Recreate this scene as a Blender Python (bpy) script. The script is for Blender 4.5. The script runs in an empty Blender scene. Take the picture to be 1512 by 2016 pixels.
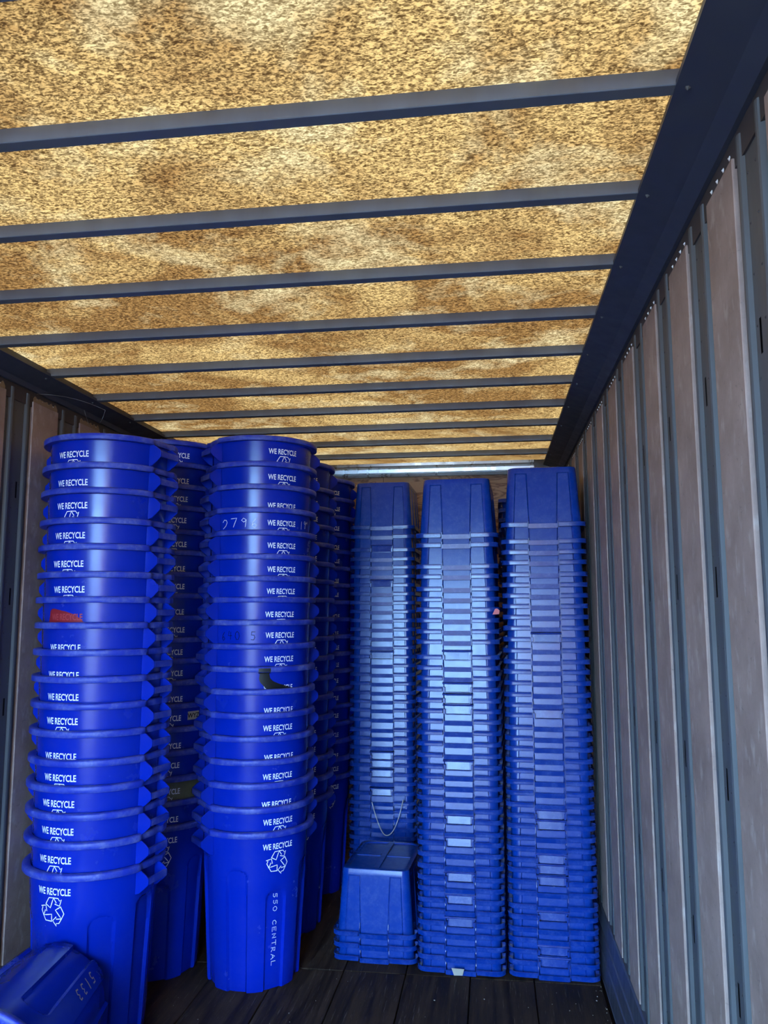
import bpy, bmesh, math, random
from mathutils import Vector, Matrix
C = bpy.context.scene.collection
S = bpy.context.scene
PI = math.pi

# ------------------------------------------------------------------ camera, sky, sun, exposure
CAM_Z = 1.7037
YAW, PITCH, ROLL, FPX = 0.1341, 0.1254, -0.0021, 1558.4
cam_d = bpy.data.cameras.new('camera')
cam = bpy.data.objects.new('camera', cam_d); C.objects.link(cam); S.camera = cam
fw = Vector((-math.sin(YAW) * math.cos(PITCH), math.cos(YAW) * math.cos(PITCH), math.sin(PITCH)))
rt = Vector((math.cos(YAW), math.sin(YAW), 0)); up = rt.cross(fw)
cr, sr = math.cos(ROLL), math.sin(ROLL)
r2, u2 = cr * rt + sr * up, -sr * rt + cr * up
cam.matrix_world = Matrix(((r2.x, u2.x, -fw.x, 0), (r2.y, u2.y, -fw.y, 0), (r2.z, u2.z, -fw.z, CAM_Z), (0, 0, 0, 1)))
cam_d.sensor_fit = 'VERTICAL'; cam_d.sensor_height = 36.0
cam_d.lens = FPX * 36.0 / 2016.0
cam_d.clip_start = 0.02; cam_d.clip_end = 300

SKY_STRENGTH, SUN_STRENGTH, EXPOSURE = 39.0, 140.0, 0.0
w = bpy.data.worlds.new('sky'); S.world = w; w.use_nodes = True
bg = w.node_tree.nodes['Background']
bg.inputs[0].default_value = (0.31, 0.60, 1.0, 1); bg.inputs[1].default_value = SKY_STRENGTH
sun_d = bpy.data.lights.new('sun', 'SUN'); sun_d.energy = SUN_STRENGTH; sun_d.angle = 0.01; sun_d.color = (1.0, 0.93, 0.82)
sun = bpy.data.objects.new('sun', sun_d); C.objects.link(sun)
sun.location = (-3, 8, 12); sun.rotation_euler = Vector((-0.30, 0.45, 1.0)).to_track_quat('Z', 'Y').to_euler()
S.view_settings.view_transform = 'Standard'; S.view_settings.look = 'None'
S.view_settings.gamma = 1.0; S.view_settings.use_curve_mapping = False
S.view_settings.exposure = EXPOSURE

# ------------------------------------------------------------------ materials
class NT:
    def __init__(s, name):
        s.m = bpy.data.materials.new(name); s.m.use_nodes = True
        s.t = s.m.node_tree; s.n = s.t.nodes; s.p = s.n['Principled BSDF']; s.out = s.n['Material Output']
    def node(s, typ, **kw):
        x = s.n.new(typ)
        for k, v in kw.items():
            if k.startswith('i_'):
                x.inputs[k[2:].replace('_', ' ')].default_value = v
            else: setattr(x, k, v)
        return x
    def link(s, a, b): s.t.links.new(a, b)
    def coord(s, scale=(1, 1, 1), per_object=False):
        tc = s.node('ShaderNodeTexCoord'); mp = s.node('ShaderNodeMapping')
        mp.inputs['Scale'].default_value = scale
        s.link(tc.outputs['Object'], mp.inputs['Vector'])
        if per_object:
            oi = s.node('ShaderNodeObjectInfo'); cb = s.node('ShaderNodeCombineXYZ'); mu = s.node('ShaderNodeMath', operation='MULTIPLY')
            mu.inputs[1].default_value = 37.0
            s.link(oi.outputs['Random'], mu.inputs[0]); s.link(mu.outputs[0], cb.inputs[0]); s.link(mu.outputs[0], cb.inputs[2])
            s.link(cb.outputs[0], mp.inputs['Location'])
        return mp.outputs[0]
    def noise(s, vec, scale, detail=3, rough=.55, dist=0):
        x = s.node('ShaderNodeTexNoise'); x.inputs['Scale'].default_value = scale; x.inputs['Detail'].default_value = detail
        x.inputs['Roughness'].default_value = rough; x.inputs['Distortion'].default_value = dist
        s.link(vec, x.inputs['Vector']); return x.outputs['Fac']
    def ramp(s, fac, stops, interp='LINEAR'):
        x = s.node('ShaderNodeValToRGB'); e = x.color_ramp.elements; x.color_ramp.interpolation = interp
        while len(e) < len(stops): e.new(0.5)
        for el, (p, c) in zip(e, stops):
            el.position = p; el.color = (c, c, c, 1) if isinstance(c, (int, float)) else (c[0], c[1], c[2], 1)
        s.link(fac, x.inputs[0]); return x.outputs[0]
    def mix(s, fac, a, b, mode='MIX'):
        x = s.node('ShaderNodeMix', data_type='RGBA', blend_type=mode)
        for k, v in ((0, fac), (6, a), (7, b)):
            if isinstance(v, (int, float)): x.inputs[k].default_value = v if k == 0 else (v, v, v, 1)
            elif isinstance(v, tuple): x.inputs[k].default_value = (*v, 1)
            else: s.link(v, x.inputs[k])
        return x.outputs[2]
    def bump(s, h, strength, dist):
        b = s.node('ShaderNodeBump'); b.inputs['Strength'].default_value = strength; b.inputs['Distance'].default_value = dist
        s.link(h, b.inputs['Height']); s.link(b.outputs[0], s.p.inputs['Normal'])
    def set(s, **kw):
        for k, v in kw.items():
            i = s.p.inputs[k.replace('_', ' ')]
            if isinstance(v, (int, float)): i.default_value = v
            elif isinstance(v, tuple): i.default_value = (*v, 1)
            else: s.link(v, i)
        return s.m

def plain(name, col, rough=.5, metal=0.0, spec=.5):
    t = NT(name); return t.set(Base_Color=col, Roughness=rough, Metallic=metal, Specular_IOR_Level=spec)

def plastic(name, base, dust, amount, rough, scale=9, fine=60):
    t = NT(name); v = t.coord(per_object=True)
    n1 = t.noise(v, scale, 5, .65); n2 = t.noise(v, fine, 3, .6)
    d = t.ramp(n1, [(.42, 0.0), (.75, 1.0)])
    col = t.mix(t.mix(1.0, d, t.ramp(n2, [(.3, .2), (.7, 1.0)]), 'MULTIPLY'), base, tuple(b + (q - b) * amount for b, q in zip(base, dust)))
    t.bump(n2, .08, .002); t.set(Specular_IOR_Level=.42)
    return t.set(Base_Color=col, Roughness=t.ramp(n1, [(.3, rough - .03), (.75, rough + .08)]))

BIN = (0.0005, 0.017, 0.355); TOTE = (0.001, 0.032, 0.26); DUST = (0.16, 0.18, 0.36)
M_bin = plastic('blue_bin_plastic', BIN, DUST, .04, .22, 5, 40)
M_rim = plastic('scuffed_blue_rim_plastic', (0.008, 0.026, 0.36), (.24, .28, .52), .70, .45, 14, 70)
M_old = plastic('dusty_olive_plastic', (0.10, 0.11, 0.06), (.3, .3, .2), .5, .6)
M_tote = plastic('blue_tote_plastic', TOTE, (.12, .22, .55), .14, .20, 30, 140)
M_toterim = plastic('blue_tote_rim_plastic', (0.001, 0.027, 0.23), (.12, .20, .50), .30, .20, 22, 110)
M_ink = plain('white_ink', (.85, .90, .95), .6)
M_marker = plain('white_marker', (.72, .76, .88), .7)
M_darkmarker = plain('dark_marker', (.001, .002, .010), .8, 0, .1)
M_tape = plain('black_tape', (.005, .006, .007), .36)
M_red = plain('red_spray_paint', (.26, .008, .015), .6)
M_redink = plain('red_stained_ink', (.40, .04, .05), .6)
M_pink = plain('pink_tape', (.75, .22, .22), .6)
M_cream = plain('cream_sticker', (.40, .36, .29), .7)
M_string = plain('grey_string', (.45, .45, .48), .8)
M_web = plain('cobweb_grey', (.30, .29, .27), .9)

def steel(name, col, metal=.45, rough=.48):
    t = NT(name); v = t.coord((1, 1, .25)); n = t.noise(v, 18, 4, .6)
    c = t.mix(n, tuple(x * .75 for x in col), tuple(min(1, x * 1.2) for x in col))
    return t.set(Base_Color=c, Metallic=metal, Roughness=t.ramp(n, [(.3, rough - .1), (.7, rough + .1)]))
M_post = steel('galvanized_steel', (.075, .078, .082), .0, .52)
M_bow = steel('roof_bow_steel', (.120, .138, .170), .1, .42)
M_header = steel('bright_aluminium', (.62, .66, .68), .7, .32)
M_rail = steel('dark_rail_metal', (.055, .062, .085), .2, .5)
M_strip = plain('dark_brown_strip', (.045, .035, .035), .6)
M_rivet = plain('rivet_metal', (.75, .75, .75), .35)
M_rivetdark = plain('dull_rivet_metal', (.045, .045, .05), .5)
M_sheet = plain('outer_skin_metal', (.008, .008, .010), .8, 0, .2)
M_scuff = steel('scuff_plate_metal', (.075, .08, .11), .3, .45)

def liner():
    t = NT('scuffed_plywood_liner'); v = t.coord(per_object=True); v2 = t.coord((5, 5, 2.2), True); v3 = t.coord((1, 4, 5), True)
    a = t.noise(v, 5, 6, .68); b = t.noise(v2, 6, 4, .6); c = t.noise(v3, 12, 3, .7, .6)
    col = t.mix(t.ramp(a, [(.3, 0.0), (.7, 1.0)]), (.225, .150, .123), (.385, .268, .222))
    col = t.mix(t.ramp(b, [(.55, 0.0), (.72, .7)]), col, (.46, .365, .315))
    col = t.mix(t.ramp(c, [(.63, 0.0), (.72, .6)]), col, (.13, .10, .09))
    return t.set(Base_Color=col, Roughness=.62)
M_liner = liner()

def front_ply():
    t = NT('knotty_plywood'); v = t.coord((1.2, 1, 7)); 
    n = t.noise(v, 2.2, 3, .55, 1.6)
    wv = t.node('ShaderNodeMath', operation='MULTIPLY'); wv.inputs[1].default_value = 26
    t.link(n, wv.inputs[0]); sn = t.node('ShaderNodeMath', operation='SINE'); t.link(wv.outputs[0], sn.inputs[0])
    col = t.ramp(sn.outputs[0], [(.0, (.34, .20, .11)), (.75, (.25, .135, .075)), (1.0, (.14, .07, .04))])
    return t.set(Base_Color=col, Roughness=.65)
M_ply = front_ply()
M_glue = plain('brown_glue_strip', (.26, .17, .09), .7)

def floor_wood():
    t = NT('worn_dark_floor_wood'); v = t.coord((14, .9, 6), True); v1 = t.coord((1, 1, 1), True); v2 = t.coord((40, 2, 10), True)
    a = t.noise(v, 2.4, 5, .65); b = t.noise(v1, 2.6, 4, .6); c = t.noise(v2, 3, 4, .7)
    col = t.mix(t.ramp(a, [(.35, 0.0), (.65, 1.0)]), (.009, .006, .0045), (.055, .036, .026))
    col = t.mix(t.ramp(b, [(.52, 0.0), (.75, .6)]), col, (.075, .047, .032))
    col = t.mix(t.ramp(c, [(.60, 0.0), (.72, .7)]), col, (.16, .13, .115))
    t.bump(c, .35, .004)
    return t.set(Base_Color=col, Roughness=t.ramp(a, [(.3, .6), (.7, .9)]), Specular_IOR_Level=.18)
M_floor = floor_wood()
M_sub = plain('sub_floor_wood', (.008, .007, .007), .9)
def asphalt():
    t = NT('asphalt'); v = t.coord(); n = t.noise(v, 30, 4)
    return t.set(Base_Color=t.mix(n, (.035, .035, .037), (.06, .06, .058)), Roughness=.9)
M_ground = asphalt()

def roof_mat():
    t = NT('translucent_fibreglass_roof')
    tc = t.node('ShaderNodeTexCoord'); v = tc.outputs['Object']
    ms = t.node('ShaderNodeMapping'); ms.inputs['Scale'].default_value = (1, .50, 1); t.link(v, ms.inputs['Vector'])
    # short chopped glass strands: stretched noise in four crossing directions
    layers = []
    for k, ang in enumerate((0.15, 0.95, 1.75, 2.6)):
        mp = t.node('ShaderNodeMapping'); mp.inputs['Rotation'].default_value = (0, 0, ang); mp.inputs['Scale'].default_value = (84, 300, 1)
        mp.inputs['Location'].default_value = (k * 7.3, k * 3.1, 0)
        t.link(ms.outputs[0], mp.inputs['Vector'])
        n = t.noise(mp.outputs[0], 1.0, 1, .5, .9)
        layers.append(n)
    a1 = t.mix(1.0, layers[0], layers[2], 'LIGHTEN'); a2 = t.mix(1.0, layers[1], layers[3], 'LIGHTEN')
    fibre = t.ramp(t.mix(.5, a1, a2), [(.46, 0.0), (.55, .38), (.63, 1.0)])
    big = t.noise(v, 1.7, 5, .65, .5); mid = t.noise(v, 3.8, 5, .62, .3)
    brown = t.ramp(big, [(.42, 0.0), (.57, 1.0)])
    pale = t.ramp(mid, [(.52, 0.0), (.70, 1.0)])
    lo = t.mix(brown, (.14, .066, .017), (.07, .026, .007))
    hi = t.mix(brown, (1.30, .79, .27), (.66, .32, .09))
    col = t.mix(fibre, lo, hi)
    col = t.mix(t.mix(1.0, pale, .75, 'MULTIPLY'), col, t.mix(fibre, (.42, .27, .10), (1.50, 1.15, .58)))
    tr = t.node('ShaderNodeBsdfTranslucent'); df = t.node('ShaderNodeBsdfDiffuse')
    dark = t.mix(1.0, col, (TRANS, TRANS, TRANS), 'MULTIPLY')
    t.link(dark, tr.inputs[0]); df.inputs[0].default_value = (.10, .065, .03, 1)
    ad = t.node('ShaderNodeAddShader'); t.link(tr.outputs[0], ad.inputs[0]); t.link(df.outputs[0], ad.inputs[1])
    t.link(ad.outputs[0], t.out.inputs[0])
    return t.m
TRANS = 0.0175
M_roof = roof_mat()

# ------------------------------------------------------------------ helpers
def obj(name, me, mat=None, parent=None, smooth=False):
    if isinstance(me, bmesh.types.BMesh):
        bm = me; bmesh.ops.recalc_face_normals(bm, faces=bm.faces[:])
        me = bpy.data.meshes.new(name); bm.to_mesh(me); bm.free()
    if mat and not me.materials: me.materials.append(mat)
    if smooth:
        me.shade_smooth()
    o = bpy.data.objects.new(name, me); C.objects.link(o)
    if parent: o.parent = parent
    return o
def autosmooth(me, deg=35):
    bm = bmesh.new(); bm.from_mesh(me)
    for e in bm.edges:
        if len(e.link_faces) == 2: e.smooth = e.calc_face_angle(0) < math.radians(deg)
    for f in bm.faces: f.smooth = True
    bm.to_mesh(me); bm.free()
def box(bm, x0, x1, y0, y1, z0, z1, bev=0):
    r = bmesh.ops.create_cube(bm, size=1, matrix=Matrix.Translation(((x0 + x1) / 2, (y0 + y1) / 2, (z0 + z1) / 2)) @ Matrix.Diagonal((x1 - x0, y1 - y0, z1 - z0, 1)))
    if bev:
        es = list({e for v in r['verts'] for e in v.link_edges})
        bmesh.ops.bevel(bm, geom=es, offset=bev, segments=1, affect='EDGES')
def prism(bm, pts, axis, a, b):
    """extrude a closed 2-D outline between a and b along axis ('x','y','z')"""
    def P(p, t):
        return {'x': (t, p[0], p[1]), 'y': (p[0], t, p[1]), 'z': (p[0], p[1], t)}[axis]
    va = [bm.verts.new(P(p, a)) for p in pts]; vb = [bm.verts.new(P(p, b)) for p in pts]
    n = len(pts)
    for i in range(n): bm.faces.new((va[i], va[(i + 1) % n], vb[(i + 1) % n], vb[i]))
    bm.faces.new(va[::-1]); bm.faces.new(vb)
def rivet(bm, p, nrm, r, h):
    n = Vector(nrm).normalized(); q = n.to_track_quat('Z', 'Y').to_matrix()
    ring = [bm.verts.new(Vector(p) + q @ Vector((r * math.cos(i * PI / 3), r * math.sin(i * PI / 3), 0))) for i in range(6)]
    top = bm.verts.new(Vector(p) + n * h)
    for i in range(6): bm.faces.new((ring[i], ring[(i + 1) % 6], top))
def empty(name, loc, label, cat, group=None, rot=(0, 0, 0)):
    o = bpy.data.objects.new(name, None); C.objects.link(o); o.empty_display_size = .1
    o.location = loc; o.rotation_euler = rot; o['label'] = label; o['category'] = cat
    if group: o['group'] = group
    return o
def tag(o, label, cat, group=None):
    o['label'] = label; o['category'] = cat
    if group: o['group'] = group
    return o
def struct(o, label=None, cat=None):
    o['kind'] = 'structure'
    if label: o['label'] = label
    if cat: o['category'] = cat
    return o
def tube(bm, pts, r, n=6):
    rings = []
    for i, p in enumerate(pts):
        p = Vector(p); a = Vector(pts[max(i - 1, 0)]); b = Vector(pts[min(i + 1, len(pts) - 1)])
        q = (b - a).normalized().to_track_quat('Z', 'Y').to_matrix()
        rings.append([bm.verts.new(p + q @ Vector((r * math.cos(2 * PI * k / n), r * math.sin(2 * PI * k / n), 0))) for k in range(n)])
    for A, B in zip(rings, rings[1:]):
        for k in range(n): bm.faces.new((A[k], A[(k + 1) % n], B[(k + 1) % n], B[k]))
    bm.faces.new(rings[0][::-1]); bm.faces.new(rings[-1])

# ------------------------------------------------------------------ trailer shell
XR, XL = 0.503, -1.979            # liner faces
Y0, Y1 = -1.5, 5.62              # open rear end, front wall
ZRAIL, ZROOF = 2.722, 2.7565
struct(obj('ground', (lambda bm: (box(bm, -40, 40, -60, 40, -1.40, -1.30), bm)[1])(bmesh.new()), M_ground),
       'asphalt yard outside the open rear of the trailer', 'ground')

# floor
bm = bmesh.new(); box(bm, XL - .06, XR + .06, Y0, Y1 + .05, -.12, -.034)
floor = struct(obj('floor', bm, M_sub), 'dark worn timber floor of the trailer', 'floor')
PX = [-1.98, -1.655, -1.345, -1.04, -.735, -.437, -.132, .163, .47]
SEAM = 3.972
rng = random.Random(5)
for i in range(len(PX) - 1):
    for (ya, yb) in ((Y0, SEAM - .004), (SEAM + .004, Y1)):
        bm = bmesh.new(); dz = rng.uniform(-.002, 0)
        box(bm, PX[i] + .0025, PX[i + 1] - .0025, ya, yb, -.034, dz, .0025)
        o = obj('plank', bm, M_floor, floor)
# ceiling sheet and bows
bm = bmesh.new()
vs = [bm.verts.new(p) for p in ((XL - .02, Y0, ZROOF), (XR + .02, Y0, ZROOF), (XR + .02, Y1, ZROOF), (XL - .02, Y1, ZROOF))]
bm.faces.new(vs)
ceiling = struct(obj('ceiling', bm, M_roof), 'sunlit translucent brown fibreglass roof sheet', 'ceiling')
bm = bmesh.new()
prof = [(-.017, ZROOF - .001), (-.017, ZRAIL + .0015), (-.0155, ZRAIL), (.0155, ZRAIL), (.017, ZRAIL + .0015), (.017, ZROOF - .001)]
prism(bm, prof, 'x', XL + .03, XR - .03)
bow_me = None
for k in range(-7, 10):
    y = 1.5242 + k * .406 - .017
    if bow_me is None:
        o = obj('roof_bow', bm, M_bow, ceiling); bow_me = o.data
    else: o = obj('roof_bow', bow_me, None, ceiling)
    o.location.y = y
# top rails (angled fascia) with bow bolts, strips with rivets
def top_rail(name, xi, xw, sg, label):
    bm = bmesh.new()
    xo = xw + sg * .03
    pts = [(xi, ZRAIL - .002), (xi + sg * .088, 2.690), (xw - sg * .006, 2.668), (xw + sg * .004, 2.668), (xo, 2.668), (xo, ZROOF - .002), (xi + sg * .02, ZROOF - .002), (xi + sg * .02, ZRAIL + .012), (xi, ZRAIL + .010)]
    prism(bm, pts, 'y', Y0, Y1)
    o = struct(obj(name, bm, M_rail), label, 'rail')
    for k in range(-7, 10):
        y = 1.5242 + k * .406 - .025
        b = bmesh.new(); rivet(b, (xi + sg * .022, y - .01, 2.7135), (-sg * .3, 0, -1), .007, .007)
        obj('bolt', b, M_post, o)
    return o
rail_r = top_rail('trim_1', .375, XR, 1, 'dark angled roof rail along the right wall')
rail_l = top_rail('trim_2', -1.879, XL, -1, 'dark angled roof rail along the left wall')

def wall(name, xw, sg, edge0, pitch, label):
    """sg=+1: wall at +x facing -x. edge0: Y of one near edge of a liner panel."""
    bm = bmesh.new(); xs = xw + sg * .017
    a, b = sorted((xs, xs + sg * .03)); box(bm, a, b, Y0, Y1, -.1, ZROOF)
    W = struct(obj(name, bm, M_sheet), label, 'wall')
    # strip under the rail
    bm = bmesh.new(); a, b = sorted((xw + sg * .006, xw + sg * .016)); box(bm, a, b, Y0, Y1, 2.60, 2.668)
    obj('rail_strip', bm, M_strip, W)
    edges = [edge0 + pitch * k for k in range(-12, 16) if Y0 - .1 < edge0 + pitch * k < Y1 - .1]
    zt, zb = 2.624, .02
    pw = .195                                    # width of post
    X = lambda d: xw + sg * (.016 - d)           # d: depth proud of the outer skin
    post_me = slot_me = riv_me = None; pan_me = None
    for e in edges:
        # post occupies e-.195 .. e ; panel e .. e+pitch-.195
        if post_me is None:
            bm = bmesh.new()
            # folded hat section: flange, ridge, web, ridge; slots cut through the web
            prof = [(-.193, .003), (-.162, .003), (-.155, .0135), (-.149, .0155), (-.142, .0155), (-.136, .0135), (-.128, .0055)]
            prof2 = [(-.050, .0055), (-.043, .0135), (-.037, .0155), (-.030, .0155), (-.024, .0130), (-.017, .003), (-.001, .003)]
            def strip(pr, za, zb_):
                va = [bm.verts.new((X(d) - xw, y, za)) for y, d in pr]; vb = [bm.verts.new((X(d) - xw, y, zb_)) for y, d in pr]
                for i in range(len(pr) - 1): bm.faces.new((va[i], va[i + 1], vb[i + 1], vb[i]))
            strip(prof, zb, 2.65); strip(prof2, zb, 2.65)
            strip([(-.128, .0055), (-.082, .0055)], zb, 2.65); strip([(-.071, .0055), (-.050, .0055)], zb, 2.65)
            slots = [.42 + .45 * i for i in range(5)]
            z = zb
            for s_ in slots: strip([(-.082, .0055), (-.071, .0055)], z, s_ - .035); z = s_ + .035
            strip([(-.082, .0055), (-.071, .0055)], z, 2.65)
            bmesh.ops.remove_doubles(bm, verts=bm.verts[:], dist=1e-5)
            post_me = bpy.data.meshes.new('steel_post'); bmesh.ops.recalc_face_normals(bm, faces=bm.faces[:]); bm.to_mesh(post_me); bm.free()
            post_me.materials.append(M_post)
            bm = bmesh.new()
            for i in range(50):
                for yy, dd in ((-.176, .003), (-.106, .0055), (-.060, .0055)):
                    if yy != -.176 and i % 2: continue
                    rivet(bm, (X(dd) - xw, yy, .06 + i * .052), (-sg, 0, 0), .0036, .0022)
            riv_me = bpy.data.meshes.new('rivets'); bm.to_mesh(riv_me); bm.free(); riv_me.materials.append(M_rivetdark)
            bm = bmesh.new(); a, b = sorted((0, sg * .0155)); box(bm, a, b, 0.0, pitch - .196, zb, zt, .002)
            pan_me = bpy.data.meshes.new('liner_panel'); bm.to_mesh(pan_me); bm.free(); pan_me.materials.append(M_liner)
            bm = bmesh.new()
            for i in range(4): rivet(bm, (sg * .006, .03 + i * .045, 2.640), (-sg, 0, 0), .0055, .004)
            top_me = bpy.data.meshes.new('rail_rivets'); bm.to_mesh(top_me); bm.free(); top_me.materials.append(M_rivet)
        p = obj('steel_post', post_me, None, W); p.location = (xw, e, 0)
        r = obj('rivets', riv_me, None, p); r['kind'] = 'stuff'
        q = obj('liner_panel', pan_me, None, W); q.location = (xw, e, 0)
        t = obj('rail_rivets', top_me, None, W); t.location = (xw, e, 0); t['kind'] = 'stuff'
        if sg < 0:                               # wavy brown glue band above the left panels
            bm = bmesh.new(); n = 40; up_, lo_ = [], []
            for i in range(n + 1):
                y = .006 + (pitch - .208) * i / n
                up_.append((y, 2.640 + .010 * abs(math.sin(i * PI / 8)) + .004 * math.sin(i * .9))); lo_.append((y, 2.606))
            prism(bm, [(a_, b_) for a_, b_ in lo_] + up_[::-1], 'x', *sorted((sg * .003, sg * .0055)))
            g = obj('glue_band', bm, M_glue, W); g.location = (xw, e, 0); g['label'] = 'wavy brown dried glue band'
    return W
wall_r = wall('wall_right', XR, 1, 1.9895, .3904, 'right wall of scuffed plywood liner panels between slotted steel posts')
wall_l = wall('wall_left', XL, -1, 3.155, .400, 'left wall of scuffed plywood liner panels between slotted steel posts')
def scuff(name, xw, sg, label):
    bm = bmesh.new()
    pts = [(xw + sg * .014, 0), (xw - sg * .024, 0), (xw - sg * .021, .008), (xw - sg * .017, .10), (xw - sg * .022, .104), (xw - sg * .021, .114), (xw - sg * .016, .118),
           (xw - sg * .014, .19), (xw - sg * .019, .194), (xw - sg * .018, .204), (xw - sg * .012, .208), (xw - sg * .008, .285), (xw - sg * .002, .292), (xw + sg * .014, .292)]
    prism(bm, pts, 'y', Y0, Y1)
    return struct(obj(name, bm, M_scuff), label, 'scuff plate')
scuff('baseboard_right', XR, 1, 'dark ribbed metal scuff plate along the foot of the right wall')
scuff('baseboard_left', XL, -1, 'dark ribbed metal scuff plate along the foot of the left wall')
# unseen rear door leaf, inferred from reflections, set ajar to narrow the daylight
bm = bmesh.new(); box(bm, -1.24, 0, -.05, 0, .004, ZRAIL - .07)
d1 = struct(obj('door_1', bm, M_liner), 'plywood-lined rear door leaf standing ajar behind the viewer', 'door')
for z in (.5, 1.35, 2.2):
    bm = bmesh.new(); box(bm, -.17, -.01, .0, .012, z - .03, z + .03, .003); obj('hinge_strap', bm, M_post, d1)
d1.location = (XR - .01, Y0, 0); d1.rotation_euler = (0, 0, math.radians(53))
# front wall
bm = bmesh.new(); box(bm, XL - .06, XR + .06, Y1, Y1 + .05, -.1, ZROOF)
wall_f = struct(obj('wall_front', bm, M_sheet), 'front end wall of brown grained plywood', 'wall')
for xa, xb in ((XL + .002, -.76), (-.757, .465)):
    for za, zb in ((0.003, 1.24), (1.243, 2.463), (2.466, 2.668)):
        bm = bmesh.new(); box(bm, xa, xb, Y1 - .018, Y1 - .0005, za, zb, .0015); obj('plywood_sheet', bm, M_ply, wall_f)
for x, z in ((-.30, 2.61), (-.95, 2.61), (.2, 2.61)):
    b = bmesh.new(); rivet(b, (x, Y1 - .018, z), (0, -1, 0), .010, .005); obj('screw', b, M_rivet, wall_f)
bm = bmesh.new()
hp = [(Y1 - .001, 2.668), (Y1 - .045, 2.668), (Y1 - .050, 2.678), (Y1 - .045, 2.688), (Y1 - .070, 2.692), (Y1 - .074, 2.716), (Y1 - .060, 2.720), (Y1 - .085, 2.738), (Y1 - .090, 2.758), (Y1 - .080, 2.766), (Y1 - .001, 2.766)]
prism(bm, hp, 'x', XL + .12, .31)
hd = struct(obj('trim_3', bm, M_header), 'bright stepped aluminium header across the top of the front wall', 'header')
bm = bmesh.new(); prism(bm, [(Y1 - .001, 2.668), (Y1 - .055, 2.668), (Y1 - .075, 2.70), (Y1 - .085, 2.766), (Y1 - .001, 2.766)], 'x', .31, .47)
obj('corner_cap', bm, M_post, hd)

# ------------------------------------------------------------------ round recycling bin
BH = .708
def rbase(z): return .2155 + (.2525 - .2155) * min(z, .69) / .68
CH = [(-90 + 45 * k, (.44, .535, .575, .535)[k % 4]) for k in range(8)]
def rfun(th, z):
    d = math.degrees(th); r = rbase(z)
    for c, zt in CH:
        a = abs((d - c + 180) % 360 - 180)
        if a > 13 or z > zt: continue
        hw = 11.5
        if z > zt - .045: hw *= math.sqrt(max(0, 1 - ((z - zt + .045) / .045) ** 2))
        m = min(1, max(0, (hw - a) / 1.7 + .5)) * min(1, (zt - z) / .012)
        r -= .0135 * m
    return r
def bin_body():
    bm = bmesh.new(); N = 200
    rows = [0, .008, .12, .26, .38, .400, .415, .425, .434, .442, .48, .495, .51, .520, .530, .537, .552, .562, .570, .577, .62, .66, .692]
    def ring(z, off, shrink=1):
        return [bm.verts.new(((rfun(t, z) * shrink - off) * math.cos(t), (rfun(t, z) * shrink - off) * math.sin(t), z)) for t in (2 * PI * i / N for i in range(N))]
    R = [ring(z, .004 if k == 0 else 0) for k, z in enumerate(rows)]
    inn = [ring(z, .002) for z in (.692, .55, .40, .012)]
    seq = R + inn
    for A, B in zip(seq, seq[1:]):
        for i in range(N): bm.faces.new((A[i], A[(i + 1) % N], B[(i + 1) % N], B[i]))
    bm.faces.new(R[0][::-1]); bm.faces.new(inn[-1])
    me = bpy.data.meshes.new('body'); bmesh.ops.recalc_face_normals(bm, faces=bm.faces[:]); bm.to_mesh(me); bm.free()
    autosmooth(me, 40); return me
def bin_rim():
    bm = bmesh.new(); N = 120
    prof = [(.2495, .683), (.266, .682), (.2795, .682), (.281, .684), (.281, .7025), (.279, .7055), (.270, .708), (.258, .708), (.250, .704)]
    rings = []
    for i in range(N):
        t = 2 * PI * i / N; a = abs((math.degrees(t) + 90) % 180 - 90)
        k = min(1, max(0, (a - 13.5) / 1.6))
        rings.append([bm.verts.new(((r if r < .255 else r - (1 - k) * min(.014, r - .2555)) * math.cos(t), (r if r < .255 else r - (1 - k) * min(.014, r - .2555)) * math.sin(t), z)) for r, z in prof])
    m = len(prof)
    for i in range(N):
        A, B = rings[i], rings[(i + 1) % N]
        for k in range(m): bm.faces.new((A[k], B[k], B[(k + 1) % m], A[(k + 1) % m]))
    me = bpy.data.meshes.new('rim'); bmesh.ops.recalc_face_normals(bm, faces=bm.faces[:]); bm.to_mesh(me); bm.free(); autosmooth(me, 50); return me
def bin_handle(sg):
    bm = bmesh.new()
    pr = [(.244, .682), (.266, .682), (.284, .670), (.301, .656), (.303, .649), (.303, .635), (.301, .629), (.283, .612), (.260, .594), (.242, .588)]
    for y in (-.067, .061): prism(bm, [(sg * a, b) for a, b in pr], 'y', y, y + .006)
    a, b = sorted((sg * .294, sg * .3035)); box(bm, a, b, -.0610, .0610, .630, .655)
    # inward lip of the grip and the inner back plate under the rim
    prism(bm, [(sg * .294, .655), (sg * .288, .653), (sg * .288, .650), (sg * .294, .650)], 'y', -.061, .061)
    bmesh.ops.bevel(bm, geom=bm.edges[:], offset=.0012, segments=1, affect='EDGES')
    for f in bm.faces:
        c = f.calc_center_median()
        if abs(c.y) < .058 and abs(c.x) > .286: f.material_index = 1
    me = bpy.data.meshes.new('handle'); bmesh.ops.recalc_face_normals(bm, faces=bm.faces[:]); bm.to_mesh(me); bm.free(); return me

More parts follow.
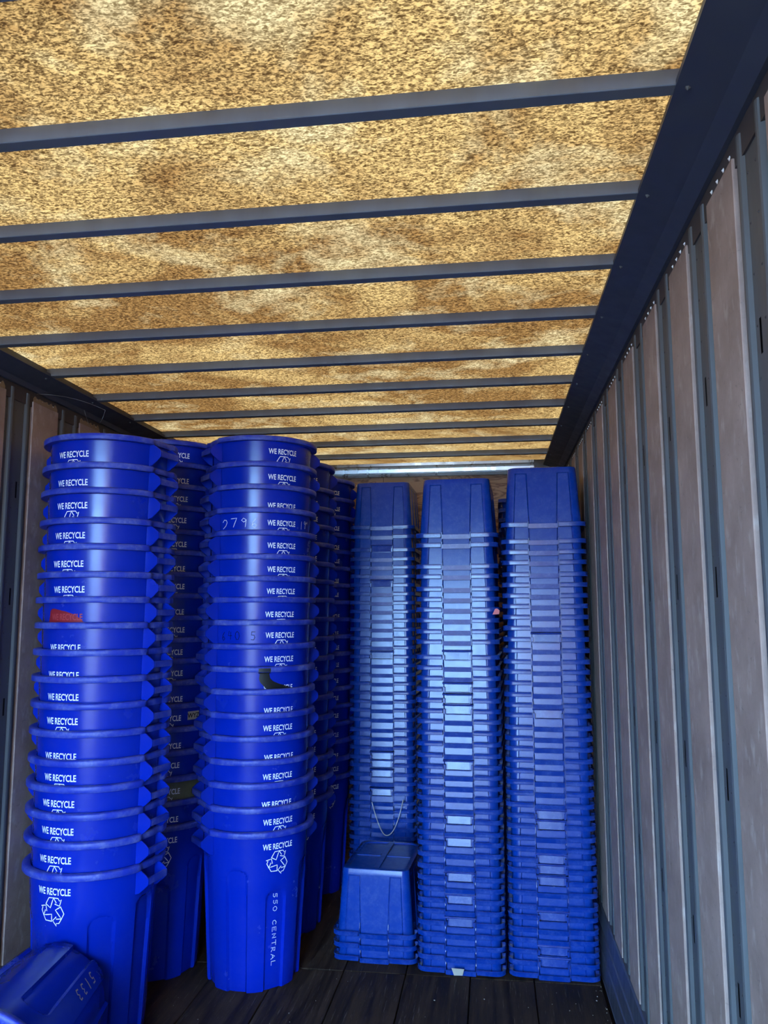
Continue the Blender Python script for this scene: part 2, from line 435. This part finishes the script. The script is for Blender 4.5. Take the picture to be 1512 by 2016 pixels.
def wrap(u, v, th0, eps):      # flat label coordinates -> bin skin
    r = rbase(v); t = math.radians(th0) + u / r
    rr = rfun(t, v) + eps
    return (rr * math.cos(t), rr * math.sin(t), v)
def text_flat(body, height, bold=0.0):
    cu = bpy.data.curves.new('txt', 'FONT'); cu.body = body; cu.size = 1; cu.offset = bold; cu.resolution_u = 3
    o = bpy.data.objects.new('txt', cu); C.objects.link(o)
    dg = bpy.context.evaluated_depsgraph_get(); dg.update()
    me = bpy.data.meshes.new_from_object(o.evaluated_get(dg))
    vs = [v.co.copy() for v in me.vertices]; fs = [tuple(p.vertices) for p in me.polygons]
    bpy.data.objects.remove(o); bpy.data.curves.remove(cu); bpy.data.meshes.remove(me)
    x0, x1 = min(v.x for v in vs), max(v.x for v in vs); y0, y1 = min(v.y for v in vs), max(v.y for v in vs)
    k = height / (y1 - y0)
    return [((v.x - (x0 + x1) / 2) * k, (v.y - (y0 + y1) / 2) * k) for v in vs], fs, (x1 - x0) * k
def mesh_from(name, verts, faces, mat):
    me = bpy.data.meshes.new(name); me.from_pydata(verts, [], faces); me.materials.append(mat); me.update(); return me
def ribbon(lines, wdt, closed=()):
    vs, fs = [], []
    for li, L in enumerate(lines):
        L = [Vector((a, b)) for a, b in L]
        # resample so that strokes bend with the skin
        Q = [L[0]]
        for a, b in zip(L, L[1:]):
            n = max(1, int((b - a).length / .012))
            Q += [a + (b - a) * (i + 1) / n for i in range(n)]
        base = len(vs)
        for i, p in enumerate(Q):
            a, b = Q[max(i - 1, 0)], Q[min(i + 1, len(Q) - 1)]
            d = (b - a); d = d.normalized() if d.length > 1e-9 else Vector((1, 0)); n = Vector((-d.y, d.x)) * wdt / 2
            e = d * wdt / 2 * (-1 if i == 0 else 1 if i == len(Q) - 1 else 0)
            vs += [tuple(p + n + e), tuple(p - n + e)]
        for i in range(len(Q) - 1):
            k = base + 2 * i; fs.append((k, k + 1, k + 3, k + 2))
    return vs, fs
TXT_V, TXT_F, TXT_W = text_flat('WE RECYCLE', .0265, .018)
TK = .150 / TXT_W
TXT_V = [(a * TK, b) for a, b in TXT_V]
def lettering_mesh(dz, mat=None):
    return mesh_from('lettering', [wrap(u, .635 + dz + v, -90, .0012) for u, v in TXT_V], TXT_F, mat or M_ink)
def symbol_mesh(dz, mat=None):
    k = .049
    arrows = []
    one = [[(-.66, .46), (-.35, .96), (.08, .98), (-.20, .20), (-.66, .46)],
           [(.08, .98), (.50, .97), (.63, .78), (.79, .89), (.63, .40), (.20, .52), (.35, .61), (.08, .98)]]
    for j in range(3):
        a = -2 * PI * j / 3; c, s = math.cos(a), math.sin(a)
        for L in one: arrows.append([((x * c - y * s) * k, (x * s + y * c) * k) for x, y in L])
    v, f = ribbon(arrows, .0034)
    return mesh_from('recycling_symbol', [wrap(u, .564 + dz + q, -90, .0012) for u, q in v], f, mat or M_ink)
ME = dict(body=bin_body(), rim=bin_rim(), h1=bin_handle(1), h2=bin_handle(-1))
ME['body'].materials.append(M_bin); ME['rim'].materials.append(M_rim)
for h in ('h1', 'h2'): ME[h].materials.append(M_bin); ME[h].materials.append(M_rim)
LET, SYM = {}, {}
for q in (0, 1, 2, 3): LET[q] = lettering_mesh(-.0095 * q); SYM[q] = symbol_mesh(-.0095 * q)
old_body = ME['body'].copy(); old_body.materials.clear(); old_body.materials.append(M_old)

# hand-drawn stroke letters (unit box, baseline 0)
G = {'0': [[(.5, 1), (.15, .8), (.05, .4), (.3, 0), (.7, 0), (.95, .4), (.85, .8), (.5, 1)]],
     '1': [[(.5, 1), (.5, 0)]], '2': [[(.05, .75), (.3, 1), (.7, .95), (.85, .7), (.6, .3), (.1, 0)]],
     '7': [[(.05, .95), (.95, 1), (.4, 0)]], '9': [[(.85, .75), (.5, .55), (.15, .75), (.45, 1), (.85, .8), (.7, 0)]],
     '5': [[(.9, 1), (.25, 1), (.2, .6), (.7, .6), (.85, .3), (.6, 0), (.15, .05)]],
     '3': [[(.15, .95), (.6, 1), (.8, .75), (.4, .55), (.85, .35), (.6, 0), (.1, .05)]],
     '6': [[(.7, 1), (.25, .6), (.15, .2), (.5, 0), (.8, .25), (.5, .5), (.2, .3)]],
     '4': [[(.3, 1), (.1, .45), (.85, .45)], [(.65, .9), (.6, 0)]],
     'T': [[(0, 1), (1, 1)], [(.5, 1), (.5, 0)]], 'H': [[(.1, 1), (.1, 0)], [(.9, 1), (.9, 0)], [(.1, .5), (.9, .5)]],
     'C': [[(.9, .85), (.5, 1), (.1, .6), (.15, .2), (.5, 0), (.9, .15)]], 'E': [[(.9, 1), (.1, 1), (.1, 0), (.9, 0)], [(.1, .5), (.7, .5)]],
     'N': [[(.1, 0), (.1, 1), (.85, 0), (.85, 1)]], 'R': [[(.1, 0), (.1, 1), (.75, .9), (.7, .6), (.1, .5), (.85, 0)]],
     'A': [[(0, 0), (.5, 1), (1, 0)], [(.2, .4), (.8, .4)]], 'L': [[(.1, 1), (.1, 0), (.85, 0)]], ' ': []}
def write(parent, s, th0, z0, h, wch, gap, wd, mat, label, vertical=0, seed=1, jit=.004):
    """hand-drawn characters on the skin of a bin, each one a part"""
    R = random.Random(seed); W_ = len(s) * (wch + gap) - gap
    for k, ch in enumerate(s):
        dy = R.uniform(-jit, jit)
        if not G[ch]: continue
        L = [[(k * (wch + gap) + a * wch - W_ / 2, b * h + dy - h / 2) for a, b in st] for st in G[ch]]
        if vertical: L = [[(b * vertical, -a * vertical) for a, b in st] for st in L]
        v, f = ribbon(L, wd)
        me = mesh_from('digit' if ch.isdigit() else 'letter', [wrap(u, z0 + q, th0, .0014) for u, q in v], f, mat)
        o = obj(me.name.split('.')[0], me, None, parent); o['label'] = label + ' ' + ch

def make_bin(loc, rot, label, q=0, group=None, old=False, lmat=None):
    t = empty('recycling_bin', loc, label, 'bin', group, rot)
    obj('body', old_body if old else ME['body'], None, t); obj('rim', ME['rim'], None, t)
    obj('handle', ME['h1'], None, t); obj('handle', ME['h2'], None, t)
    if lmat: o = obj('lettering', lettering_mesh(-.0095 * q, lmat), None, t); s = obj('recycling_symbol', symbol_mesh(-.0095 * q, lmat), None, t)
    else: o = obj('lettering', LET[q], None, t); s = obj('recycling_symbol', SYM[q], None, t)
    o['label'] = 'white printed words WE RECYCLE'; s['label'] = 'white outline recycling arrows'
    return t
ORD = ['topmost', 'second', 'third', 'fourth', 'fifth', 'sixth', 'seventh', 'eighth', 'ninth', 'tenth', 'eleventh', 'twelfth', 'thirteenth', 'fourteenth', 'fifteenth', 'sixteenth',
       'seventeenth', 'eighteenth', 'nineteenth', 'twentieth']
TENS = {20: 'twenty', 30: 'thirty', 40: 'forty'}
def nth(i):
    if i < 20: return ORD[i]
    n = i + 1
    if n % 10 == 0: return {30: 'thirtieth', 40: 'fortieth'}[n]
    return TENS[n // 10 * 10] + '-' + ['first', 'second', 'third', 'fourth', 'fifth', 'sixth', 'seventh', 'eighth', 'ninth'][n % 10 - 1]
def pos(i, n, where):
    return ('topmost ' if i == 0 else 'bottommost ' if i == n - 1 else nth(i) + ' from top ') + where

zL = [2.435, 2.316, 2.211, 2.088, 1.982, 1.869, 1.768, 1.665, 1.557, 1.452, 1.349, 1.242, 1.132, 1.034, .931, .824, .708]
zM = [2.554, 2.427, 2.316, 2.203, 2.094, 1.98, 1.875, 1.775, 1.668, 1.556, 1.451, 1.347, 1.239, 1.134, 1.029, .924, .817, .708]
zBL = [2.556, 2.446, 2.336, 2.229, 2.11, 2.008, 1.902, 1.797, 1.691, 1.584, 1.483, 1.379, 1.27, 1.16, 1.05, .93, .82, .708]
zB2 = [2.551, 2.408, 2.299, 2.195, 2.094, 1.985, 1.885, 1.783] + [1.783 - (1.783 - .708) * i / 10 for i in range(1, 11)]
zB3 = [2.556, 2.433, 2.317, 2.205] + [2.205 - (2.205 - .708) * i / 14 for i in range(1, 15)]
qL = [1, 1, 0, 0, 1, 0, 1, 3, 3, 1, 0, 3, 0, 0, 0, 0, 0]
qM = [0, 0, 3, 0, 0, 0, 0, 1, 0, 0, 3, 3, 0, 3, 1, 3, 0, 0]
STACKS = [('L', (-1.655, 3.26), -38, zL, qL, 'of front left bin stack', 'bins in the front left stack'),
          ('M', (-1.160, 3.90), 24, zM, qM, 'of front middle bin stack', 'bins in the front middle stack'),
          ('BL', (-1.675, 3.93), 5, zBL, None, 'of stack behind front left bins', 'bins behind the front left stack'),
          ('B2', (-1.185, 4.51), 26, zB2, None, 'of stack behind middle bins', 'bins behind the front middle stack'),
          ('B3', (-1.170, 5.12), 26, zB3, None, 'of bin stack at end wall', 'bins at the front wall')]
BINS = {}
for key, ax, dl, zs, qs, where, grp in STACKS:
    R = random.Random(key)
    aim = math.degrees(math.atan2(-ax[1], -ax[0])) + dl + 90
    for i, z in enumerate(zs):
        q = qs[i] if qs else R.choice((0, 0, 0, 2, 1, 3))
        look = {('L', 6): 'red-sprayed ', ('M', 10): 'black-taped ', ('M', 3): 'hand-numbered '}.get((key, i), '')
        old = key == 'BL' and i == 15
        nm = 'dusty olive' if old else 'blue'
        jx, jy = (R.uniform(-.001, .001), R.uniform(-.001, .001)) if 0 < i < len(zs) - 1 else (0, 0)
        b = make_bin((ax[0] + jx, ax[1] + jy, z - BH), (0, 0, math.radians(aim + R.uniform(-1.0, 1.0))),
                     f'{look}{nm} round recycling bin, {pos(i, len(zs), where)}', q, grp, old, M_redink if (key, i) == ('L', 6) else None)
        BINS[key, i] = b

# marks on single bins
def patch(name, outline, th0, z0, eps, mat, n=14):
    """filled patch wrapped on the bin: outline = (left x, right x) per height"""
    vs, fs = [], []
    for (v, a, b) in outline:
        for i in range(n + 1): vs.append(wrap(a + (b - a) * i / n, z0 + v, th0, eps))
    for r in range(len(outline) - 1):
        for i in range(n):
            k = r * (n + 1) + i; fs.append((k, k + 1, k + n + 2, k + n + 1))
    return mesh_from(name, vs, fs, mat)
red = patch('red_paint', [(-.045, -.098, .098), (-.025, -.092, .090), (-.008, -.085, .072), (.008, -.082, .045), (.018, -.080, .012), (.026, -.074, -.03), (.030, -.062, -.05)], -92, .629, .0007, M_red)
obj('red_paint', red, None, BINS['L', 6])['label'] = 'red sprayed paint patch over the lettering'
b = BINS['M', 3]
write(b, '2796', -139, .633, .042, .034, .018, .0030, M_marker, 'white handwritten digit')
write(b, '19', -59, .636, .036, .020, .010, .0026, M_marker, 'white handwritten digit')
write(b, 'TH', -51.5, .647, .009, .008, .004, .0018, M_marker, 'small white handwritten letter')
write(BINS['M', 8], '640 5', -138, .632, .038, .024, .014, .0028, M_darkmarker, 'faint dark handwritten digit')
write(BINS['M', 17], '550 CENTRAL', -90, .262, .020, .0215, .0085, .0026, M_marker, 'white handwritten character', vertical=1, jit=.0015)
tp = patch('black_tape', [(-.030, .00, .150), (-.012, -.015, .125), (-.002, -.030, .095), (.008, -.040, .062), (.018, -.050, .030), (.028, -.058, .006), (.042, -.062, -.010), (.072, -.058, -.016)], -98, .609, .0016, M_tape)
obj('black_tape', tp, None, BINS['M', 10])['label'] = 'strip of shiny black tape stuck down the side'
bm = bmesh.new()
for i in range(7):
    t = math.radians(-98) + (-.072 + .040 * 0 + i * .0095 - .0) / .28
    ring = [((.2815 if 0 < k < 4 else .265) * math.cos(t), (.2815 if 0 < k < 4 else .265) * math.sin(t), z) for k, z in enumerate((.676, .684, .692, .700, .7095))]
    cur = [bm.verts.new(p) for p in ring]
    if i:
        for k in range(4): bm.faces.new((prev[k], cur[k], cur[k + 1], prev[k + 1]))
    prev = cur
obj('tape_fold', bm, M_tape, BINS['M', 10])
# small paper label with letters on a back bin
lb = patch('sticker', [(-.020, -.034, .034), (.020, -.034, .034)], -57, .642, .0010, M_cream)
o = obj('sticker', lb, None, BINS['BL', 12]); o['label'] = 'small cream paper sticker lettered WYZ'
v_, f_, w_ = text_flat('WYZ', .022, .02)
me = mesh_from('sticker_lettering', [wrap(u, .642 + q, -57, .0018) for u, q in v_], f_, M_darkmarker); obj('sticker_lettering', me, None, o)

# fallen bin, bottom end up and away, in front of the left stack
FB_A, FB_B = Vector((-1.542, 2.274, .281)), Vector((-1.663, 2.971, .255))     # rim centre, base centre
axis = (FB_A - FB_B).normalized()                      # local +Z runs base -> rim
side = Vector((0, 0, 1)) - axis * axis.z; side.normalize()
FB_ROLL = 192
fb = make_bin(FB_B, (0, 0, 0), 'dark-shaded blue recycling bin lying tipped over on the floor, numbered 5133', 0, None)
zx = axis; xx = zx.cross(Vector((0, 0, 1))).normalized(); yx = zx.cross(xx)
Mx = Matrix((xx, yx, zx)).transposed().to_4x4(); Mx.translation = FB_B
fb.matrix_world = Mx @ Matrix.Rotation(math.radians(FB_ROLL), 4, 'Z')
FB_TXT = 23
write(fb, '5133', FB_TXT, .19, .036, .027, .026, .0055, M_cream, 'white stencilled digit', vertical=-1, jit=.001)

# ------------------------------------------------------------------ rectangular totes (stored upside down)
T_H = .315
def hxy(z):
    f = z / T_H; return .1915 - .0215 * f, .2710 - .0225 * f, .042 - .006 * f
def tote_ring(z, off, top=False):
    hx, hy, rc = hxy(z); hx -= off; hy -= off
    rec = .0006 + .0045 * (1 - z / .2825) if z < .2825 else 0.0
    gr = .0030 if z < .2840 else 0.0; top_gr = .0030 if abs(z - .2815) < .0005 else 0.0
    pin = .068 + .011 * z / T_H; pout = .172 - .025 * z / T_H
    e = .0030
    def face(h, brk):            # tangent coordinates with depth on a face, from -h to h
        out = [(-h, 0)]
        for a, b in brk: out += [(a - e, 0), (a, rec + gr), (a + e, rec + top_gr), (b - e, rec + top_gr), (b, rec + gr), (b + e, 0)]
        return out + [(h, 0)]
    fx = face(hx - rc, [(-min(pout, hx - rc - .004), -pin), (pin, min(pout, hx - rc - .004))])
    ly = hy - rc
    fy = face(ly, [(-ly * .93, -ly * .42), (-ly * .34, ly * .34), (ly * .42, ly * .93)])
    P = [(t, -hy + d) for t, d in fx]
    arc = lambda cx, cy, a0: [(cx + rc * math.cos(a0 + k * PI / 10), cy + rc * math.sin(a0 + k * PI / 10)) for k in range(1, 5)]
    P += arc(hx - rc, -hy + rc, -PI / 2)
    P += [(hx - d, t) for t, d in fy]
    P += arc(hx - rc, hy - rc, 0)
    P += [(-t, hy - d) for t, d in fx]
    P += arc(-hx + rc, hy - rc, PI / 2)
    P += [(-hx + d, -t) for t, d in fy]
    P += arc(-hx + rc, -hy + rc, PI)
    return P
def tote_body():
    bm = bmesh.new()
    def ring(z, off, dz=0): return [bm.verts.new((x, y, z + dz)) for x, y in tote_ring(z, off)]
    seq = [ring(.03, .0030, -.022), ring(.008, 0), ring(.10, 0), ring(.20, 0), ring(.2785, 0), ring(.2815, 0), ring(.2845, 0), ring(.306, 0), ring(.3125, .0020), ring(.315, .007),
           ring(.315, .024), ring(.309, .028)]
    inn = [ring(.03, .0012, -.022), ring(.20, .0010), ring(.2785, .0010), ring(.2815, .0010), ring(.2845, .0010), ring(.308, .0014)]
    for a, b in list(zip(seq[1:], seq[2:])) + list(zip(inn, inn[1:])):
        n = len(a)
        for i in range(n): bm.faces.new((a[i], a[(i + 1) % n], b[(i + 1) % n], b[i]))
    n = len(inn[0])
    for i in range(n): bm.faces.new((seq[1][i], seq[1][(i + 1) % n], inn[0][(i + 1) % n], inn[0][i]))
    bmesh.ops.delete(bm, geom=seq[0], context='VERTS')
    bm.faces.new(seq[-1]); bm.faces.new(inn[-1][::-1])
    # raised cross and drain bosses on the base
    box(bm, -.016, .016, -.222, .222, .3085, .3155, .002); box(bm, -.15, -.016, -.016, .016, .3085, .3155, .002); box(bm, .016, .15, -.016, .016, .3085, .3155, .002)
    me = bpy.data.meshes.new('body'); bmesh.ops.recalc_face_normals(bm, faces=bm.faces[:]); bm.to_mesh(me); bm.free(); autosmooth(me, 38); return me
RX, RY, RC = .2115, .290, .050
def tote_rim():
    bm = bmesh.new()
    def path(off):
        hx, hy, rc = RX - off, RY - off, max(RC - off, .01)
        p = [(.0765, -hy), ((hx - rc + .0765) / 2 - .004, -hy), ((hx - rc + .0765) / 2 + .004, -hy)]
        p += [(hx - rc + rc * math.sin(a), -hy + rc - rc * math.cos(a)) for a in (k * PI / 12 for k in range(7))]
        p += [(hx, 0)]
        p += [(hx - rc + rc * math.cos(a), hy - rc + rc * math.sin(a)) for a in (k * PI / 12 for k in range(7))]
        p += [(.0765, hy)]
        return p
    lv = [(.0195, .008), (.0, .008), (-.0006, .010), (.0012, .0175), (-.0010, .0285), (.0006, .0305), (.0024, .0285), (.0038, .0175), (.0030, .0115), (.0195, .0115)]
    for s in (1, -1):
        cols = [[bm.verts.new((s * x, y, z)) for x, y in path(o)] for o, z in lv]
        m = len(cols)
        for a in range(m):
            A, B = cols[a], cols[(a + 1) % m]
            for i in range(len(A) - 1): bm.faces.new((A[i], A[i + 1], B[i + 1], B[i]))
        bm.faces.new([c[0] for c in cols]); bm.faces.new([c[-1] for c in cols])
        for (xx, yy) in ((.105, 1), (.14, 1), (.105, -1), (.14, -1)):      # gussets behind the band
            box(bm, s * xx - .0012, s * xx + .0012, *sorted((yy * .270, yy * (RY - .0042))), .0115, .026)
        for yy in (-.2, -.1, 0, .1, .2):
            a, b = sorted((s * .191, s * (RX - .0042))); box(bm, a, b, yy - .0012, yy + .0012, .0115, .026)
    me = bpy.data.meshes.new('rim'); bmesh.ops.recalc_face_normals(bm, faces=bm.faces[:]); bm.to_mesh(me); bm.free(); autosmooth(me, 40); return me
def grip_plain():                 # the end with a dropped lip between two upright ribs
    bm = bmesh.new()
    prism(bm, [(-RY + .0030, 0), (-RY + .0006, .0225), (-RY + .0036, .0225), (-RY + .0060, 0)], 'x', -.07, .07)
    box(bm, -.0700, .0700, -RY + .0045, -.2705, 0, .003)
    for s in (-1, 1):
        prism(bm, [(-.2825, .001), (-.2708, .001), (-.2655, .066), (-.2690, .066), (-.2760, .042), (-.2825, .036)], 'x', *sorted((s * .0705, s * .0730)))
    me = bpy.data.meshes.new('handle'); bmesh.ops.recalc_face_normals(bm, faces=bm.faces[:]); bm.to_mesh(me); bm.free(); return me
def grip_ledge():                 # the end with a projecting ledge over a sloping plate
    bm = bmesh.new()
    prism(bm, [(.2660, .0545), (RY + .001, .0515), (RY + .003, .0475), (RY + .001, .0445), (.2670, .0470)], 'x', -.0745, .0745)
    for s in (-1, 1): box(bm, *sorted((s * .0622, s * .0724)), .2705, RY, .006, .0300, .0008)
    for s in (-1, 1): box(bm, *sorted((s * .0695, s * .0720)), .2680, RY - .004, .030, .0465)
    prism(bm, [(.2725, .0440), (.2755, .0440), (.2800, .0070), (.2770, .0060)], 'x', -.0545, .0545)
    box(bm, -.0622, .0622, .2705, RY, .0015, .0052, .0008)
    me = bpy.data.meshes.new('handle'); bmesh.ops.recalc_face_normals(bm, faces=bm.faces[:]); bm.to_mesh(me); bm.free(); return me
TB, TRM, TG1, TG2 = tote_body(), tote_rim(), grip_plain(), grip_ledge()
TB.materials.append(M_tote)
for m_ in (TRM, TG1, TG2): m_.materials.append(M_toterim)
def make_tote(loc, rot, label, group):
    t = empty('storage_tote', loc, label, 'tote', group, rot)
    obj('body', TB, None, t); obj('rim', TRM, None, t)
    obj('handle', TG1, None, t); obj('handle', TG2, None, t)['label'] = 'ledge handle over a sloping plate'
    return t
zTM = [2.07, 2.021, 1.913, 1.863, 1.8, 1.749, 1.697, 1.644, 1.589, 1.538, 1.463, 1.411, 1.36, 1.306, 1.252, 1.201, 1.151, 1.097, 1.044, .989, .935, .888, .837, .787, .73, .681, .624, .577, .525, .47, .417, .367, .315, .266, .212, .161, .107, .057, .002]
zTL = [2.221, 2.161, 2.077, 2.019, 1.967, 1.91, 1.855, 1.8, 1.744, 1.689, 1.633, 1.578, 1.522, 1.467, 1.41, 1.356, 1.3, 1.245, 1.189, 1.136, 1.083, 1.026, .965, .914, .859, .801, .753, .697, .645, .586, .529, .484, .431, .375, .325, .271, .217, .163, .109, .055, .002]
zTR = [2.118, 2.034, 1.981, 1.929, 1.87, 1.818, 1.765, 1.713, 1.66, 1.606, 1.551, 1.497, 1.443, 1.394, 1.341, 1.285, 1.235, 1.187, 1.129, 1.077, 1.029, .975, .924, .872, .821, .767, .717, .669, .615, .565, .515, .468, .416, .366, .305, .258, .203, .156, .105, .054, .002]
hTM = {10, 13, 14, 15, 20, 25, 27, 30, 32, 34}
hTL = {2, 6, 14, 25, 26, 27, 29}
hTR = {10, 17, 26, 27, 30, 31, 32, 35, 38, 39}
def tote_stack(zs, hs, x, y, lean, where, grp, seed, yaw):
    R = random.Random(seed); n = len(zs); out = []
    for i, z in enumerate(zs):
        h = i in hs
        jx, jy, ja = (R.uniform(-.001, .001), R.uniform(-.0012, .0012), R.uniform(-.12, .12)) if i < n - 1 else (0, 0, 0)
        lab = ('ledge-handled' if h else 'plain-ended') + ' blue tote, upside down, ' + pos(i, n, where)
        out.append(make_tote((x + lean * z + jx, y + jy, max(0, z - .002)), (0, 0, (PI if h else 0) + math.radians(ja + yaw)), lab, grp))
    return out
tM = tote_stack(zTM, hTM, -.1640, 4.276, .002, 'of centre tote stack', 'totes in the centre stack', 1, -2.6)
tL = tote_stack(zTL, hTL, -.682, 5.250, 0, 'of stack behind short pile', 'totes in the rear left tote stack', 2, -1.0)
tR = tote_stack(zTR, hTR, .2700, 4.276, .002, 'of stack beside right wall', 'totes in the right stack', 3, -2.6)
# upright stack behind, seen in the gap
R = random.Random(9)
nD = 36; pD = (2.385 - T_H) / (nD - 1)
for i in range(nD):
    z = 2.385 - pD * i
    make_tote((.262, 5.05, z), (PI, 0, 0), f'dim upright blue tote, {pos(i, nD, "of stack behind right totes")}', 'totes in the hidden rear right stack')
# short pile of three
tS = []
for i, z in enumerate((.112, .058, 0)):
    tS.append(make_tote((-.590, 4.350, z), (0, 0, math.radians(-3.2 + i * .4)), f'blue tote, upside down, {("topmost","middle","bottommost")[i]} of the short three-tote pile', 'totes in the short pile'))

# small extras on the totes
bm = bmesh.new(); n = 18
pts = []
for i in range(n + 1):
    t = i / n; x = -.745 + .187 * t + .006 * math.sin(t * 7)
    pts.append((x, 4.942 + .004 * math.sin(9 * t),   .555 - .190 * (1 - abs(2 * t - 1) ** 2.4) + (.018 if t > .8 else 0) * (t - .8) / .2))
tube(bm, pts, .0028)
s_ = obj('string', bm, M_string); tag(s_, 'pale string hanging in a loop from the rear left tote stack', 'string')
bm = bmesh.new(); prism(bm, [(-.030, .030), (.030, .028), (.022, .000), (-.018, -.002)], 'y', -.0012, .0012)
o = obj('paper_tag', bm, M_cream); o.location = (-.190, 3.9695, .010); tag(o, 'white paper tag stuck to the lowest tote rim of the centre stack', 'tag')
bm = bmesh.new(); prism(bm, [(-.018, -.016), (.016, -.014), (.019, .004), (.006, .014), (-.004, .012)], 'y', -.0012, .0012)
o = obj('pink_tape', bm, M_pink); o.location = (.020, 3.985, 1.705); o.rotation_euler = (0, 0, math.radians(18)); tag(o, 'torn scrap of pink tape on a corner of the centre tote stack', 'tape')
# cobweb strands under the left rail
bm = bmesh.new()
def sag(a, b, d, n=8):
    a, b = Vector(a), Vector(b); return [tuple(a + (b - a) * i / n - Vector((0, 0, d * 4 * (i / n) * (1 - i / n)))) for i in range(n + 1)]
for a, b, d in (((-1.962, 3.15, 2.655), (-1.885, 3.62, 2.70), -.02), ((-1.885, 3.62, 2.70), (-1.955, 3.70, 2.655), .01), ((-1.93, 3.50, 2.672), (-1.965, 3.63, 2.62), .008)):
    tube(bm, sag(a, b, d), .0011, 4)
tag(obj('cobweb', bm, M_web), 'thin grey cobweb strands hanging under the left roof rail', 'cobweb')
# crumbs on the floor
bm = bmesh.new(); R = random.Random(4)
spots = [(R.uniform(-1.5, .46), R.uniform(2.9, 3.92)) for _ in range(70)] + [(.455 + R.uniform(-.03, .008), R.uniform(2.9, 4.0)) for _ in range(40)]
for x, y in spots:
    if (x + 1.655) ** 2 + (y - 3.26) ** 2 < .08 or (x + 1.16) ** 2 + (y - 3.9) ** 2 < .07: continue
    s = R.choice((.0015, .002, .002, .003))
    m = Matrix.Translation((x, y, s * .4)) @ Matrix.Rotation(R.uniform(0, 3), 4, 'Z') @ Matrix.Diagonal((s * R.uniform(1, 2.2), s, s * .8, 1))
    bmesh.ops.create_cube(bm, size=1, matrix=m)
o = obj('floor_crumbs', bm, M_cream); o['kind'] = 'stuff'; tag(o, 'pale crumbs and splinters scattered on the dark floor', 'debris')
